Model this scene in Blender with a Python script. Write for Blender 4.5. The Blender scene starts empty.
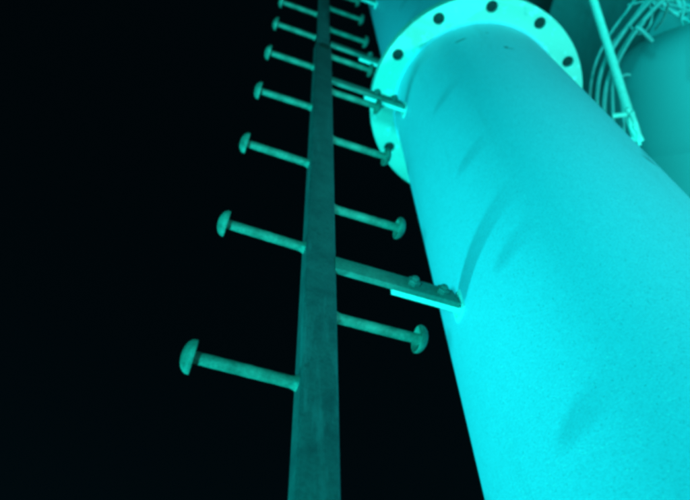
import bpy, bmesh, math, random
from mathutils import Vector, Matrix
random.seed(4)
R = math.radians
S = bpy.context.scene
COL = S.collection
H = 1.55                      # camera height above the ground

# ---------------------------------------------------------------- camera
cam_d = bpy.data.cameras.new('camera')
cam = bpy.data.objects.new('camera', cam_d); COL.objects.link(cam)
AX = Vector((0.94045249, -0.33908539, -0.02387911))      # picture right
AD = Vector((0.27238854, 0.79376589, -0.54381999))       # picture down
AF = Vector((0.20335583, 0.50493247, 0.83886209))        # viewing direction
m = Matrix((AX, -AD, -AF)).transposed().to_4x4()
m.translation = (0, 0, H)
cam.matrix_world = m
cam_d.sensor_fit = 'HORIZONTAL'; cam_d.sensor_width = 36
cam_d.lens = 650 / 690 * 36
cam_d.clip_start = 0.02; cam_d.clip_end = 2000
cam_d.dof.use_dof = True; cam_d.dof.focus_distance = 0.85; cam_d.dof.aperture_fstop = 5.6
S.camera = cam
S.cycles.filter_width = 3.6

# ---------------------------------------------------------------- night sky, faint moon
wd = bpy.data.worlds.new('World'); S.world = wd; wd.use_nodes = True
nt = wd.node_tree; nt.nodes.clear()
sky = nt.nodes.new('ShaderNodeTexSky'); sky.sky_type = 'NISHITA'; sky.sun_disc = False
sky.sun_elevation = R(35); sky.sun_rotation = R(140)
mul = nt.nodes.new('ShaderNodeVectorMath'); mul.operation = 'MULTIPLY'; mul.inputs[1].default_value = (.12, .75, .62)
bg = nt.nodes.new('ShaderNodeBackground'); bg.inputs['Strength'].default_value = 0.0022
wo = nt.nodes.new('ShaderNodeOutputWorld')
nt.links.new(sky.outputs[0], mul.inputs[0]); nt.links.new(mul.outputs[0], bg.inputs['Color']); nt.links.new(bg.outputs[0], wo.inputs[0])
sd = bpy.data.lights.new('moon', 'SUN'); sd.energy = 0.004; sd.angle = R(.5); sd.color = (.8, .95, 1)
so = bpy.data.objects.new('moon', sd); COL.objects.link(so)
so.rotation_euler = (R(55), 0, R(140))

S.view_settings.view_transform = 'Standard'; S.view_settings.look = 'None'
S.view_settings.exposure = 0; S.view_settings.gamma = 1; S.view_settings.use_curve_mapping = False
S.cycles.max_bounces = 8; S.cycles.sample_clamp_indirect = 4

# ---------------------------------------------------------------- helpers
def tag(o, label=None, cat=None, group=None, kind=None):
    if label: o['label'] = label
    if cat: o['category'] = cat
    if group: o['group'] = group
    if kind: o['kind'] = kind
    return o
def empty(name, loc, label, cat, group=None):
    o = bpy.data.objects.new(name, None); COL.objects.link(o); o.location = loc
    o.empty_display_size = .1
    return tag(o, label, cat, group)
def link(name, bm, mat, parent=None, smooth=True, loc=(0, 0, 0), sharp=35):
    me = bpy.data.meshes.new(name); 
    bmesh.ops.recalc_face_normals(bm, faces=bm.faces)
    if smooth:
        for f in bm.faces: f.smooth = True
        for e in bm.edges:
            if len(e.link_faces) == 2 and e.calc_face_angle(0) > R(sharp): e.smooth = False
    bm.to_mesh(me); bm.free(); me.materials.append(mat)
    o = bpy.data.objects.new(name, me); COL.objects.link(o)
    o.location = loc
    if parent: o.parent = parent
    return o
def box(x0, x1, y0, y1, z0, z1, bev=0.0, seg=2, bm=None):
    b = bmesh.new()
    bmesh.ops.create_cube(b, size=1)
    for v in b.verts:
        v.co = Vector(((x0+x1)/2 + v.co.x*(x1-x0), (y0+y1)/2 + v.co.y*(y1-y0), (z0+z1)/2 + v.co.z*(z1-z0)))
    if bev: bmesh.ops.bevel(b, geom=list(b.edges), offset=bev, segments=seg, profile=.5, affect='EDGES')
    if bm is None: return b
    me = bpy.data.meshes.new('tmp'); b.to_mesh(me); b.free(); bm.from_mesh(me); bpy.data.meshes.remove(me)
    return bm
def lathe(prof, n=48, axis='Z', bm=None, cap=True):
    """prof: list of (radius, height)."""
    bm = bm or bmesh.new()
    rings = []
    for r, h in prof:
        ring = []
        if r < 1e-6:
            ring = [bm.verts.new((0, 0, h))]
        else:
            for i in range(n):
                t = 2*math.pi*i/n; ring.append(bm.verts.new((r*math.cos(t), r*math.sin(t), h)))
        rings.append(ring)
    for a, b in zip(rings, rings[1:]):
        for i in range(n):
            j = (i+1) % n
            if len(a) == 1 and len(b) == 1: continue
            if len(a) == 1: bm.faces.new((a[0], b[j], b[i]))
            elif len(b) == 1: bm.faces.new((a[i], a[j], b[0]))
            else: bm.faces.new((a[i], a[j], b[j], b[i]))
    if cap:
        for rg in (rings[0], rings[-1]):
            if len(rg) > 1: bm.faces.new(rg)
    if axis == 'X': 
        for v in bm.verts: v.co = Vector((v.co.z, v.co.x, v.co.y))
    if axis == 'Y': 
        for v in bm.verts: v.co = Vector((v.co.y, v.co.z, v.co.x))
    return bm
def spline(pts, n):
    P = [Vector(p) for p in pts]; P = [2*P[0]-P[1]] + P + [2*P[-1]-P[-2]]
    out = []
    for i in range(1, len(P)-2):
        for k in range(n):
            t = k/n
            out.append(.5*((2*P[i]) + (P[i+1]-P[i-1])*t + (2*P[i-1]-5*P[i]+4*P[i+1]-P[i+2])*t*t + (3*P[i]-P[i-1]-3*P[i+1]+P[i+2])*t**3))
    out.append(P[-2]); return out
def tube(path, rad, n=16, bm=None):
    bm = bm or bmesh.new()
    path = [Vector(p) for p in path]; rings = []
    up = Vector((.1, .2, 1)).normalized()
    for i, p in enumerate(path):
        d = (path[min(i+1, len(path)-1)] - path[max(i-1, 0)]).normalized()
        u = (up - d*up.dot(d))
        if u.length < .05: u = Vector((1, 0, 0)) - d*d.x
        u.normalize(); w = d.cross(u); up = u
        r = rad[i] if isinstance(rad, (list, tuple)) else rad
        rings.append([bm.verts.new(p + u*math.cos(2*math.pi*k/n)*r + w*math.sin(2*math.pi*k/n)*r) for k in range(n)])
    for a, b in zip(rings, rings[1:]):
        for k in range(n): bm.faces.new((a[k], a[(k+1) % n], b[(k+1) % n], b[k]))
    bm.faces.new(rings[0]); bm.faces.new(rings[-1])
    return bm
def plate_with_holes(name, ro, ri, holes, rh, t, mat, parent, loc, bev=.002):
    cu = bpy.data.curves.new(name, 'CURVE'); cu.dimensions = '2D'; cu.fill_mode = 'BOTH'
    cu.extrude = t/2-bev; cu.bevel_depth = bev; cu.bevel_resolution = 2; cu.offset = -bev
    def circ(cx, cy, r, n):
        s = cu.splines.new('POLY'); s.points.add(n-1); s.use_cyclic_u = True
        for i in range(n):
            a = 2*math.pi*i/n; s.points[i].co = (cx+r*math.cos(a), cy+r*math.sin(a), 0, 1)
    circ(0, 0, ro, 180); circ(0, 0, ri, 128)
    for hx, hy in holes: circ(hx, hy, rh, 32)
    tmp = bpy.data.objects.new('tmp', cu); COL.objects.link(tmp)
    dg = bpy.context.evaluated_depsgraph_get()
    me = bpy.data.meshes.new_from_object(tmp.evaluated_get(dg))
    COL.objects.unlink(tmp); bpy.data.objects.remove(tmp); bpy.data.curves.remove(cu)
    bm = bmesh.new(); bm.from_mesh(me); bpy.data.meshes.remove(me)
    bmesh.ops.remove_doubles(bm, verts=bm.verts, dist=1e-5)
    return link(name, bm, mat, parent, loc=loc, sharp=30)

# ---------------------------------------------------------------- materials
class M:
    def __init__(s, name, rough=.5, metal=0, spec=.5):
        s.m = bpy.data.materials.new(name); s.m.use_nodes = True; s.t = s.m.node_tree
        s.b = s.t.nodes['Principled BSDF']
        s.b.inputs['Roughness'].default_value = rough; s.b.inputs['Metallic'].default_value = metal
        s.b.inputs['Specular IOR Level'].default_value = spec
        s.co = s.t.nodes.new('ShaderNodeTexCoord').outputs['Object']
    def n(s, t, **k):
        x = s.t.nodes.new(t)
        for a, v in k.items(): setattr(x, a, v)
        return x
    def noise(s, scale, detail=5, rough=.55, stretch=None):
        x = s.n('ShaderNodeTexNoise'); x.inputs['Scale'].default_value = scale
        x.inputs['Detail'].default_value = detail; x.inputs['Roughness'].default_value = rough
        v = s.co
        if stretch:
            mp = s.n('ShaderNodeMapping'); mp.inputs['Scale'].default_value = stretch
            s.t.links.new(v, mp.inputs[0]); v = mp.outputs[0]
        s.t.links.new(v, x.inputs['Vector']); return x.outputs['Fac']
    def ramp(s, fac, stops):
        x = s.n('ShaderNodeValToRGB'); e = x.color_ramp.elements
        while len(e) < len(stops): e.new(.5)
        for i, (p, c) in enumerate(stops): e[i].position = p; e[i].color = (*c, 1) if len(c) == 3 else c
        s.t.links.new(fac, x.inputs[0]); return x.outputs[0]
    def mix(s, fac, a, b, mode='MIX'):
        x = s.n('ShaderNodeMix', data_type='RGBA', blend_type=mode)
        for i, v in ((0, fac), (6, a), (7, b)):
            if isinstance(v, (int, float)): x.inputs[i].default_value = v
            elif isinstance(v, tuple): x.inputs[i].default_value = (*v, 1)
            else: s.t.links.new(v, x.inputs[i])
        return x.outputs[2]
    def blob(s, c, rad, soft=.5):
        """soft spot mask round an object-space point, rad = per-axis radii"""
        sub = s.n('ShaderNodeVectorMath', operation='SUBTRACT'); sub.inputs[1].default_value = c
        s.t.links.new(s.co, sub.inputs[0])
        dv = s.n('ShaderNodeVectorMath', operation='DIVIDE'); dv.inputs[1].default_value = rad
        s.t.links.new(sub.outputs[0], dv.inputs[0])
        ln = s.n('ShaderNodeVectorMath', operation='LENGTH'); s.t.links.new(dv.outputs[0], ln.inputs[0])
        mr = s.n('ShaderNodeMapRange'); mr.inputs[1].default_value = 1; mr.inputs[2].default_value = soft
        s.t.links.new(ln.outputs['Value'], mr.inputs[0]); return mr.outputs[0]
    def col(s, c):
        if isinstance(c, tuple): s.b.inputs['Base Color'].default_value = (*c, 1)
        else: s.t.links.new(c, s.b.inputs['Base Color'])
        return s
    def math(s, a, k):
        x = s.n('ShaderNodeMath', operation='MULTIPLY'); s.t.links.new(a, x.inputs[0]); x.inputs[1].default_value = k; return x.outputs[0]
    def rgh(s, c): s.t.links.new(c, s.b.inputs['Roughness']); return s
    def bump(s, h, strength=.3, dist=.002):
        x = s.n('ShaderNodeBump'); x.inputs['Strength'].default_value = strength; x.inputs['Distance'].default_value = dist
        s.t.links.new(h, x.inputs['Height']); s.t.links.new(x.outputs[0], s.b.inputs['Normal']); return s

# white marine paint of the big tube (cool white, slightly dirty, orange-peel grain)
pm = M('white_paint', .5, spec=.3)
big = pm.noise(3.0, 4, .5, (1, 1, .5)); fine = pm.noise(330, 3, .65); mid = pm.noise(60, 4, .6)
c = pm.ramp(big, [(.3, (.50, .70, .82)), (.7, (.56, .75, .89))])
pep = pm.noise(380, 2, .55); spk = pm.noise(400, 2, .55, (1.1, .9, 1)); patch = pm.noise(5, 3)
c = pm.mix(.32, c, pm.ramp(fine, [(.32, (.5, .55, .55)), (.55, (1, 1, 1))]), 'MULTIPLY')
c = pm.mix(pm.math(pm.ramp(pep, [(.30, (1, 1, 1)), (.36, (0, 0, 0))]), .6), c, (.16, .30, .34))
c = pm.mix(pm.math(pm.ramp(spk, [(.655, (0, 0, 0)), (.70, (1, 1, 1))]), .8), c, (.95, .97, .98))
run = pm.noise(22, 4, .6, (1, 1, .06))
c = pm.mix(pm.math(pm.ramp(run, [(.60, (0, 0, 0)), (.72, (1, 1, 1))]), .16), c, (.30, .40, .44))
c = pm.mix(.10, c, pm.ramp(mid, [(.35, (.55, .6, .6)), (.65, (1, 1, 1))]), 'MULTIPLY')
def scuffs(c, spots):
    for (p, rad, k) in spots:
        c = pm.mix(pm.math(pm.blob(p, rad, .3), k), c, (.10, .13, .14))
    return c
SPOTS = [((-.157, -.187, 3.188), (.016, .016, .010), .75), ((-.167, -.178, 3.186), (.010, .010, .010), .6),
         ((-.081, -.231, 3.060), (.008, .008, .013), .85), ((-.072, -.234, 3.048), (.011, .010, .007), .6),
         ((-.099, -.224, 3.198), (.007, .007, .010), .4), ((.046, -.240, 2.470), (.022, .02, .022), .6),
         ((.060, -.237, 2.508), (.016, .02, .020), .5)]
c = scuffs(c, SPOTS)
pm.col(c).bump(fine, .6, .0009)
PAINT = pm.m

um = M('upper_shaft_paint', .5, spec=.3)
um.col(um.mix(um.noise(4, 5), (.55, .62, .76), (.62, .68, .82))).bump(um.noise(300, 3), .3, .0006); UPAINT = um.m

gm = M('flange_paint', .5, spec=.4)
g = gm.mix(gm.noise(7, 5), (.64, .62, .53), (.74, .70, .61))
g = gm.mix(gm.ramp(gm.noise(38, 5, .7), [(.58, (0, 0, 0)), (.64, (.8, .8, .8))]), g, (.95, .97, .95))
g = gm.mix(gm.ramp(gm.noise(55, 4, .7, (1, 1, .6)), [(.30, (.8, .8, .8)), (.38, (0, 0, 0))]), g, (.40, .50, .42))
gm.col(g).bump(gm.noise(160, 4), .35, .001); FLANGE = gm.m

def metal(name, a, b, rough=.6, metallic=.25, streak=False):
    x = M(name, rough, metallic)
    c = x.mix(x.ramp(x.noise(28, 6, .65), [(.35, (0, 0, 0)), (.65, (1, 1, 1))]), a, b)
    c = x.mix(.35, c, x.ramp(x.noise(190, 4, .7), [(.35, (.35, .35, .33)), (.6, (1, 1, 1))]), 'MULTIPLY')
    if streak:
        c = x.mix(x.math(x.ramp(x.noise(30, 5, .7, (1, 1, .12)), [(.56, (0, 0, 0)), (.66, (1, 1, 1))]), .5), c, tuple(v*1.7 for v in b))
        c = x.mix(x.math(x.ramp(x.noise(14, 6, .75), [(.60, (0, 0, 0)), (.68, (1, 1, 1))]), .6), c, tuple(v*.45 for v in a))
    x.col(c).bump(x.noise(240, 4, .6), .4, .0008); return x.m
RAIL = metal('weathered_rail_steel', (.065, .085, .09), (.105, .13, .13), .62, .1, True)
PEG = metal('galvanised_peg', (.075, .12, .09), (.225, .30, .235), .6, .15)
BAR = metal('bracket_steel', (.12, .155, .13), (.18, .22, .18), .6, .1)
LUG = metal('zinc_lug', (.80, .86, .78), (.88, .92, .86), .5, 0)
BOLT = metal('bolt_steel', (.12, .15, .125), (.19, .22, .19), .6, .2)
DARK = metal('hole_shade', (.012, .016, .015), (.022, .028, .024), .8, 0)  # near-black that paints the shade inside the flange holes and locking hole
PIPE = metal('bright_conduit', (.70, .80, .70), (.80, .90, .82), .45, .0)
CABLE = metal('pale_cable_sheath', (.26, .31, .30), (.36, .41, .40), .55, 0)

tm = M('tower_cladding', .6)
t = tm.mix(tm.noise(1.3, 6, .6, (1, 1, .35)), (.22, .27, .29), (.38, .42, .43))
t = tm.mix(tm.ramp(tm.noise(6, 6, .7, (1, 1, .12)), [(.55, (0, 0, 0)), (.75, (.5, .5, .5))]), t, (.12, .14, .14))
tm.col(t).bump(tm.noise(5, 6), .4, .02); CLAD = tm.m
vm = M('tank_paint', .5)
vm.col(vm.mix(vm.noise(2.5, 4), (.19, .235, .245), (.235, .28, .29))).bump(vm.noise(200, 3), .3, .0008); TANK = vm.m
cm = M('concrete', .85)
cm.col(cm.mix(cm.noise(9, 8, .7), (.20, .20, .19), (.34, .33, .31))).bump(cm.noise(60, 6), .5, .004); CONC = cm.m
em = M('ground', .9)
em.col(em.mix(em.noise(3, 8, .7), (.05, .05, .045), (.10, .10, .09))).bump(em.noise(40, 8), .7, .02); EARTH = em.m
hm = M('lamp_housing', .45, .3); hm.col((.05, .05, .055)); HOUS = hm.m
lm = M('lamp_glass', .2); lm.col((.1, .3, .3)); lm.b.inputs['Emission Color'].default_value = (.01, 1, .9, 1); lm.b.inputs['Emission Strength'].default_value = 6; GLASS = lm.m

# ---------------------------------------------------------------- ground and slab
b = bmesh.new(); bmesh.ops.create_grid(b, x_segments=40, y_segments=40, size=400)
tag(link('ground', b, EARTH, smooth=False), kind='structure')
PC = (0.6525, 0.5126)                      # axis of the big tube
PR = 0.2446
tag(link('concrete_slab', box(PC[0]-1.0, PC[0]+1.0, PC[1]-1.0, PC[1]+1.0, -.15, .12, .015), CONC, smooth=False), kind='structure')

# ---------------------------------------------------------------- the big tube
mast = empty('steel_mast', (PC[0], PC[1], .12), 'thick round steel mast rising past the peg ladder, bolted flange ring near its top', 'mast')
ZF = 1.874 + H - .12                       # underside of the flange, from the mast's base
prof = [(PR, .03), (PR, ZF-.0)]
b = bmesh.new(); n = 256
zs = [.03 + (ZF-.03)*i/24 for i in range(25)]
lathe([(PR, z) for z in zs], n, bm=b, cap=False)
link('lower_shaft', b, PAINT, mast)
# weld bead under the flange
b = bmesh.new(); rings = []
for i in range(256):
    a = 2*math.pi*i/256; k = .006 + .0006*math.sin(i*1.9) ; 
    rings.append([b.verts.new(((PR+r)*math.cos(a), (PR+r)*math.sin(a), ZF+z)) for r, z in ((-.001, -k), (k*.45, -k*.55), (k*1.1, .001), (-.001, .001))])
for i in range(256):
    A, B = rings[i], rings[(i+1) % 256]
    for k in range(4): b.faces.new((A[k], A[(k+1) % 4], B[(k+1) % 4], B[k]))
link('weld_bead', b, PAINT, mast, sharp=80)
RB, RO, PH = .288, .3192, -2.9156
holes = [(RB*math.cos(PH+i*math.pi/6), RB*math.sin(PH+i*math.pi/6)) for i in range(12)]
plate_with_holes('flange', RO, PR-.004, holes, .0165, .022, FLANGE, mast, (0, 0, ZF+.011))
plate_with_holes('flange', RO-.001, PR-.008, holes, .0165, .022, FLANGE, mast, (0, 0, ZF+.0345))
b = bmesh.new()
UR = .240
lathe([(UR, ZF+.03+2.6*i/12) for i in range(13)], 256, bm=b)
link('upper_shaft', b, UPAINT, mast)
link('base_plate', lathe([(.40, 0), (.40, .028), (.398, .03), (0, .03)], 96), FLANGE, mast)
bp = None
for i in range(12):
    a = PH + i*math.pi/6
    # dark plugs standing in for the shade inside the empty flange holes
    o = link('bolt_or_hole_shade', lathe([(.0155, 0), (.0155, .03)], 24), DARK, mast, loc=(RB*math.cos(a), RB*math.sin(a), ZF+.009)) if bp is None else None
    if bp is None: bp = o
    else:
        o = bp.copy(); COL.objects.link(o); o.location = (RB*math.cos(a), RB*math.sin(a), ZF+.009)
nb = lathe([(.024, 0), (.024, .02), (.014, .021), (.014, .05), (.0, .052)], 6)
nb0 = link('anchor_bolt', nb, BOLT, mast, smooth=False, loc=(.345, 0, .03))
for i in range(1, 12):
    o = nb0.copy(); COL.objects.link(o); a = i*math.pi/6; o.location = (.345*math.cos(a), .345*math.sin(a), .03)

# ---------------------------------------------------------------- the ladder
X0, X1, Y0, Y1 = .1472, .1952, .5222, .552      # rail section
lad = empty('climbing_ladder', (.1726, .537, H-1.0), 'single-rail climbing ladder with staggered round-capped pegs standing off the mast', 'ladder')
LO = Vector((.1726, .537, H-1.0))
ZJ = 2.005
def L(z): return z + 1.0               # camera-relative height -> ladder-local
bm = box(X0-LO.x, X1-LO.x, Y0-LO.y, Y1-LO.y, 0, L(ZJ), .004, 3)
rail = link('rail', bm, RAIL, lad)
link('rail', box(X0-LO.x+.0075, X1-LO.x-.0035, Y0-LO.y+.003, Y1-LO.y-.003, L(ZJ)-.05, L(4.6), .004, 3), RAIL, lad)
# dark disc painted for the shade in the locking hole, lower rail top
hb = lathe([(.0165, 0), (.0165, .0022)], 32, 'Y')
for v in hb.verts: v.co.z *= 1.6
link('locking_hole_shade', hb, DARK, lad, loc=(.001, Y0-LO.y-.0018, L(ZJ-.028)))
PX = .1300                               # peg length from the rail face
def peg_mesh():
    pts = []
    bm = bmesh.new()
    prof = [(.0108, -.001), (.0098, .0012), (.0084, .0045), (.0076, .009)]
    for i in range(1, 14): prof.append((.0076 + .00018*math.sin(i*2.3), .012 + (PX-.02)*i/14))
    prof += [(.0076, PX-.006), (.0076, PX+.004)]
    return lathe(prof, 24, 'X', bm=bm)
def cap_mesh():
    prof = [(.0070, .0025), (.0120, .0010), (.0180, -.0028), (.0200, -.0050), (.0208, -.0040), (.0206, -.0010)]
    prof += [(.0198, .0012), (.0182, .0034), (.0158, .0056), (.0126, .0074), (.0088, .0088), (.0045, .0096), (0, .0099)]
    return lathe(prof, 32, 'X')
first = None
def add_peg(side, z, twist):
    global first
    if first is None:
        p = link('peg', peg_mesh(), PEG, lad); q = link('cap', cap_mesh(), PEG, p); q.location = (PX, 0, 0)
        first = (p, q)
    else:
        p = first[0].copy(); COL.objects.link(p); q = first[1].copy(); COL.objects.link(q); q.parent = p
    p.parent = lad
    p.location = ((X1 if side > 0 else X0)-LO.x, 0, L(z))
    q.location = (PX, 0, 0); q.rotation_euler = (twist, 0, 0)
    p.rotation_euler = (0, R(random.uniform(-.9, .9)), (0 if side > 0 else math.pi) + R(random.uniform(-.9, .9)))
for k in range(-4, 13):
    add_peg(-1, .557+.3075*k+(.008 if k == 0 else 0), random.uniform(0, 6)); add_peg(1, .709+.3095*k, random.uniform(0, 6))
# stand-off brackets: flat bar bolted over a lug that is welded to the mast
def bracket(z):
    b = box(X1-LO.x-.002, .402-LO.x, Y0-LO.y-.002, Y0-LO.y+.008, L(z), L(z+.032), .0012, 2)
    for v in b.verts:                    # clipped upper corner at the mast end
        if v.co.x > .402-LO.x-.003 and v.co.z > L(z+.016): v.co.x -= .009
    br = link('bracket', b, BAR, lad)
    for x in (.322, .372):
        bb = bmesh.new(); lathe([(.0108, 0), (.0108, .0065), (.0095, .008), (0, .008)], 6, 'Y', bm=bb)
        for v in bb.verts: v.co.y *= -1
        lathe([(.006, 0), (.006, .0115), (.004, .013), (0, .0132)], 16, 'Y', bm=(b2 := bmesh.new()))
        for v in b2.verts: v.co.y *= -1
        me = bpy.data.meshes.new('t'); b2.to_mesh(me); b2.free(); bb.from_mesh(me); bpy.data.meshes.remove(me)
        o = link('bolt_or_hole_shade', bb, BOLT, br, smooth=False, loc=(x-LO.x, Y0-LO.y-.002, L(z+.018)))
    lg = link('lug', box(.292-PC[0], .4105-PC[0], Y0+.009-PC[1], Y0+.0195-PC[1], z+.003+H-.12, z+.036+H-.12, .001, 1), LUG, mast)
    wb = tube([(.4105-PC[0], Y0+.003-PC[1], z-.004+H-.12), (.412-PC[0], Y0+.015-PC[1], z-.006+H-.12), (.4105-PC[0], Y0+.027-PC[1], z-.004+H-.12), (.4095-PC[0], Y0+.028-PC[1], z+.04+H-.12), (.4095-PC[0], Y0+.003-PC[1], z+.04+H-.12), (.4105-PC[0], Y0+.002-PC[1], z-.004+H-.12)], .0048, 10)
    link('weld_seam', wb, LUG, mast)
for z in (.806, 1.676, 2.02, 2.95): bracket(z)

# ---------------------------------------------------------------- things beyond the mast, right
def P(px, py, dist):
    """point on the world line of sight, baked to a real position"""
    d = (AX*(px-345) + AD*(py-250) + AF*650).normalized()
    return Vector((0, 0, H)) + d*dist
cp = empty('conduit_pipe', P(640, 143, 2.25), 'straight bright metal conduit slanting up behind the right edge of the mast', 'pipe')
o0 = P(640, 143, 2.25)
a, bq = P(637, 139, 2.25)-o0, P(560, -105, 2.9)-o0
link('shaft', tube([a.lerp(bq, i/10) for i in range(11)], .0142, 24), PIPE, cp)
rb = bmesh.new()
for (pp, rr) in (([(627, 108, 2.20), (632, 122, 2.22), (635, 133, 2.235), (634, 142, 2.24)], .006), ([(631, 112, 2.20), (636, 125, 2.22), (639, 135, 2.235), (642, 141, 2.24)], .0075),
                 ([(629, 118, 2.21), (631, 127, 2.22), (636, 136, 2.23), (640, 145, 2.24)], .005), ([(634, 126, 2.21), (638, 133, 2.22), (637, 140, 2.23), (631, 138, 2.24)], .004)):
    tube([v-o0 for v in spline([P(*q) for q in pp], 6)], rr, 10, bm=rb)
link('frayed_strands', rb, PIPE, cp)
link('side_rod', tube([P(612, 116, 2.2)-o0, P(622, 115, 2.21)-o0, P(634, 113, 2.22)-o0], .008, 12), PIPE, cp)
def cable(pts, r, lab):
    q = [P(*p) for p in pts]; o = q[0]
    ob = link('cable', tube(spline([v-o for v in q], 10), r, 12), CABLE, loc=o)
    return tag(ob, lab, 'cable', 'pale cables looping up behind the mast')
cable([(600, 130, 2.3), (597, 98, 2.35), (603, 66, 2.42), (622, 34, 2.5), (640, 12, 2.6), (658, -6, 2.75), (680, -22, 2.9)], .0075, 'leftmost pale cable bowing up from the mast edge, outside of the bundle')
cable([(608, 138, 2.3), (604, 106, 2.33), (610, 74, 2.4), (630, 38, 2.48), (650, 13, 2.58), (668, -4, 2.7), (690, -16, 2.85)], .0078, 'middle pale cable of the bundle, bowing up to the fork')
cable([(616, 142, 2.3), (613, 112, 2.32), (613, 84, 2.36), (618, 62, 2.4), (632, 37, 2.47), (644, 22, 2.52)], .0055, 'thin inner cable closest to the bright conduit in the bundle')
cable([(636, 27, 2.49), (641, 30, 2.49), (652, 41, 2.52)], .0075, 'short cable stub forking down right from the cable bundle')
cable([(618, 79, 2.42), (625, 75, 2.44), (630, 75, 2.45)], .005, 'tiny cable end poking out right of the bright conduit')
cable([(652, -8, 3.0), (662, 3, 3.0), (676, 14, 3.02), (700, 27, 3.05), (730, 36, 3.1)], .007, 'faint cable sagging to the right across the top right corner')
cable([(640, -12, 3.1), (660, 8, 3.12), (682, 12, 3.15), (705, 4, 3.2)], .006, 'faint cable dipping and rising again in the top right corner')
cable([(664, -14, 2.9), (668, 2, 2.9), (664, 18, 2.95), (655, 30, 3.0)], .0045, 'thin cable hanging nearly straight down in the top right corner')
cable([(604, 60, 2.6), (612, 44, 2.62), (628, 24, 2.66), (642, 6, 2.7), (655, -12, 2.8)], .0045, 'thinnest cable behind the bundle, left of the fork')
cable([(622, 150, 2.4), (624, 122, 2.42), (620, 96, 2.44), (616, 70, 2.48)], .005, 'thin cable running straight up just under the bright conduit')
cable([(634, -16, 2.9), (646, -2, 2.88), (652, 14, 2.86), (648, 28, 2.86), (638, 34, 2.88), (630, 26, 2.9)], .0045, 'thin cable hooking back on itself under the fork at upper right')
cable([(676, -14, 3.0), (684, 4, 3.0), (682, 22, 3.02), (690, 34, 3.05), (704, 30, 3.1)], .006, 'wavy cable nearest the top right corner of the frame')
cable([(628, 5, 3.0), (650, 1, 3.0), (676, 6, 3.0), (704, 16, 3.0)], .0038, 'hair-thin cable running level along the top edge at right')
cable([(592, 118, 2.5), (590, 92, 2.52), (596, 62, 2.58), (610, 34, 2.65), (626, 12, 2.75), (640, -8, 2.85)], .0052, 'dim cable hugging the flange side of the bundle')
sb = empty('steel_strut', P(664, -30, 3.2), 'straight dim strut crossing behind the cables in the top right corner', 'strut')
v0 = P(664, -30, 3.2); v1 = P(700, 52, 3.2)
link('bar', tube([Vector((0, 0, 0)), v1-v0], .011, 12), CABLE, sb)
link('bar', tube([P(612, -22, 3.3)-v0, P(704, 12, 3.25)-v0], .009, 12), CABLE, sb)
# slanting domed tank
ax0, ax1 = P(748, 72, 3.3), P(774, 420, 3.5)
adir = (ax0-ax1).normalized(); leng = (ax0-ax1).length
Lg = (ax1.z)/adir.z if False else leng
sz = -.30; TKR = .56
prof = [(TKR, -8.55), (TKR, sz-.02), (TKR+.004, sz-.012), (TKR+.004, sz-.004), (TKR, sz+.004)] + [(TKR, sz+.01-sz*i/7) for i in range(1, 7)] + [(TKR*math.cos(R(t))**.42, .21*math.sin(R(t))**.9) for t in (6, 12, 18, 24, 32, 40, 48, 56, 64, 72, 80, 86)] + [(0, .21)]
tb = lathe(prof, 160)
tk = empty('domed_tank', ax0, 'large dim tank with rounded head leaning behind the right side of the mast', 'tank')
tk.rotation_euler = adir.to_track_quat('Z', 'Y').to_euler()
link('vessel', tb, TANK, tk)
link('rivet', lathe([(.012, -.004), (.012, .004), (.008, .008), (0, .009)], 16, 'X'), LUG, tk, loc=(-.564, 0, -.31))
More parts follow.
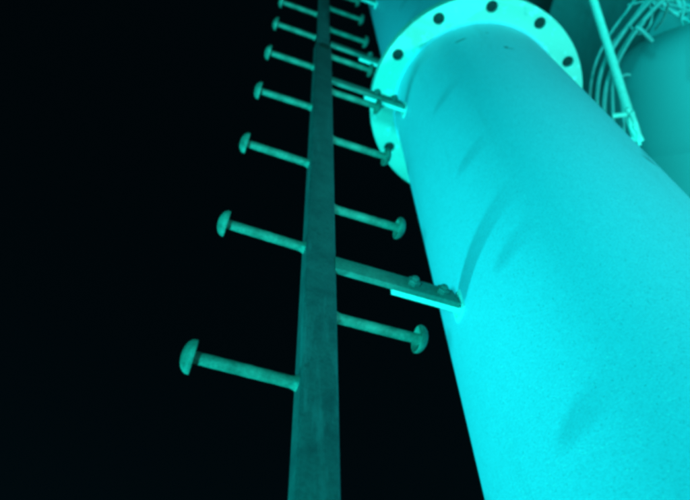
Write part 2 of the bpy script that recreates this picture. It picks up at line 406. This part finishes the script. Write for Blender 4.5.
# far tower wall
tw = empty('cylindrical_tower', (5.2, .2, 0), 'huge dark round tower filling the background at upper right', 'tower')
TR = 2.45
prof = []
for i in range(6):
    prof += [(TR, i*2.2), (TR, i*2.2+2.18), (TR+.003, i*2.2+2.185), (TR+.003, i*2.2+2.195)]
prof += [(TR, 13.2), (TR-.2, 13.5), (0, 13.9)]
link('wall', lathe(prof, 128), CLAD, tw)

# ---------------------------------------------------------------- floodlights at the foot of the mast, two of them added as fill
def flood(x, y, tgt, power, color, size, label, spot=75):
    src = Vector((x, y, .42)); d = (Vector(tgt)-src).normalized()
    t = empty('floodlight', (x, y, 0), label, 'floodlight', 'cyan floodlights round the foot of the mast')
    q = d.to_track_quat('Z', 'Y').to_euler()
    h = link('housing', lathe([(.06, -.16), (.10, -.14), (.15, -.01), (.165, .0), (.165, .02), (.15, .02), (.15, -.004), (0, -.004)], 48), HOUS, t, loc=(0, 0, .42)); h.rotation_euler = q
    g = link('lens', lathe([(.149, -.002), (.149, .004), (0, .006)], 48), GLASS, h)
    link('stand', tube([(0, -.19, .42), (0, -.19, .12), (0, -.10, .03), (0, .10, .03), (0, .19, .12), (0, .19, .42)], .012, 10), HOUS, t)
    link('foot', box(-.14, .14, -.12, .12, 0, .02, .004), HOUS, t)
    ld = bpy.data.lights.new('flood_beam', 'SPOT'); ld.energy = power; ld.color = color; ld.shadow_soft_size = size
    ld.spot_size = R(spot); ld.spot_blend = 1
    lo = bpy.data.objects.new('flood_beam', ld); COL.objects.link(lo); lo.parent = t
    lo.location = Vector((0, 0, .42)) + d*(size+.03); lo.rotation_euler = (-d).to_track_quat('Z', 'Y').to_euler()
CY = (.008, 1.0, .95)
flood(-1.45, 2.85, (.45, .55, H+1.9), 520, CY, .11, 'round cyan floodlight on the ground behind the ladder, aimed at the mast', 72)
flood(1.75, -.95, (.75, .4, H+2.9), 300, (.065, 1, .95), .12, 'round cyan floodlight on the ground right of the camera, aimed at the mast', 80)
flood(-1.1, -.7, (.75, .4, H+2.9), 385, CY, .15, 'added unseen cyan fill floodlight on the ground left of the camera, aimed at the mast', 78)  # added front fill that evens out the light on the mast
flood(.2, -3.3, (3.2, .5, H+5.5), 1900, CY, .15, 'added unseen cyan floodlight before the round tower, brightening its wall', 48)  # lamp out of view, added to brighten the tower and tank
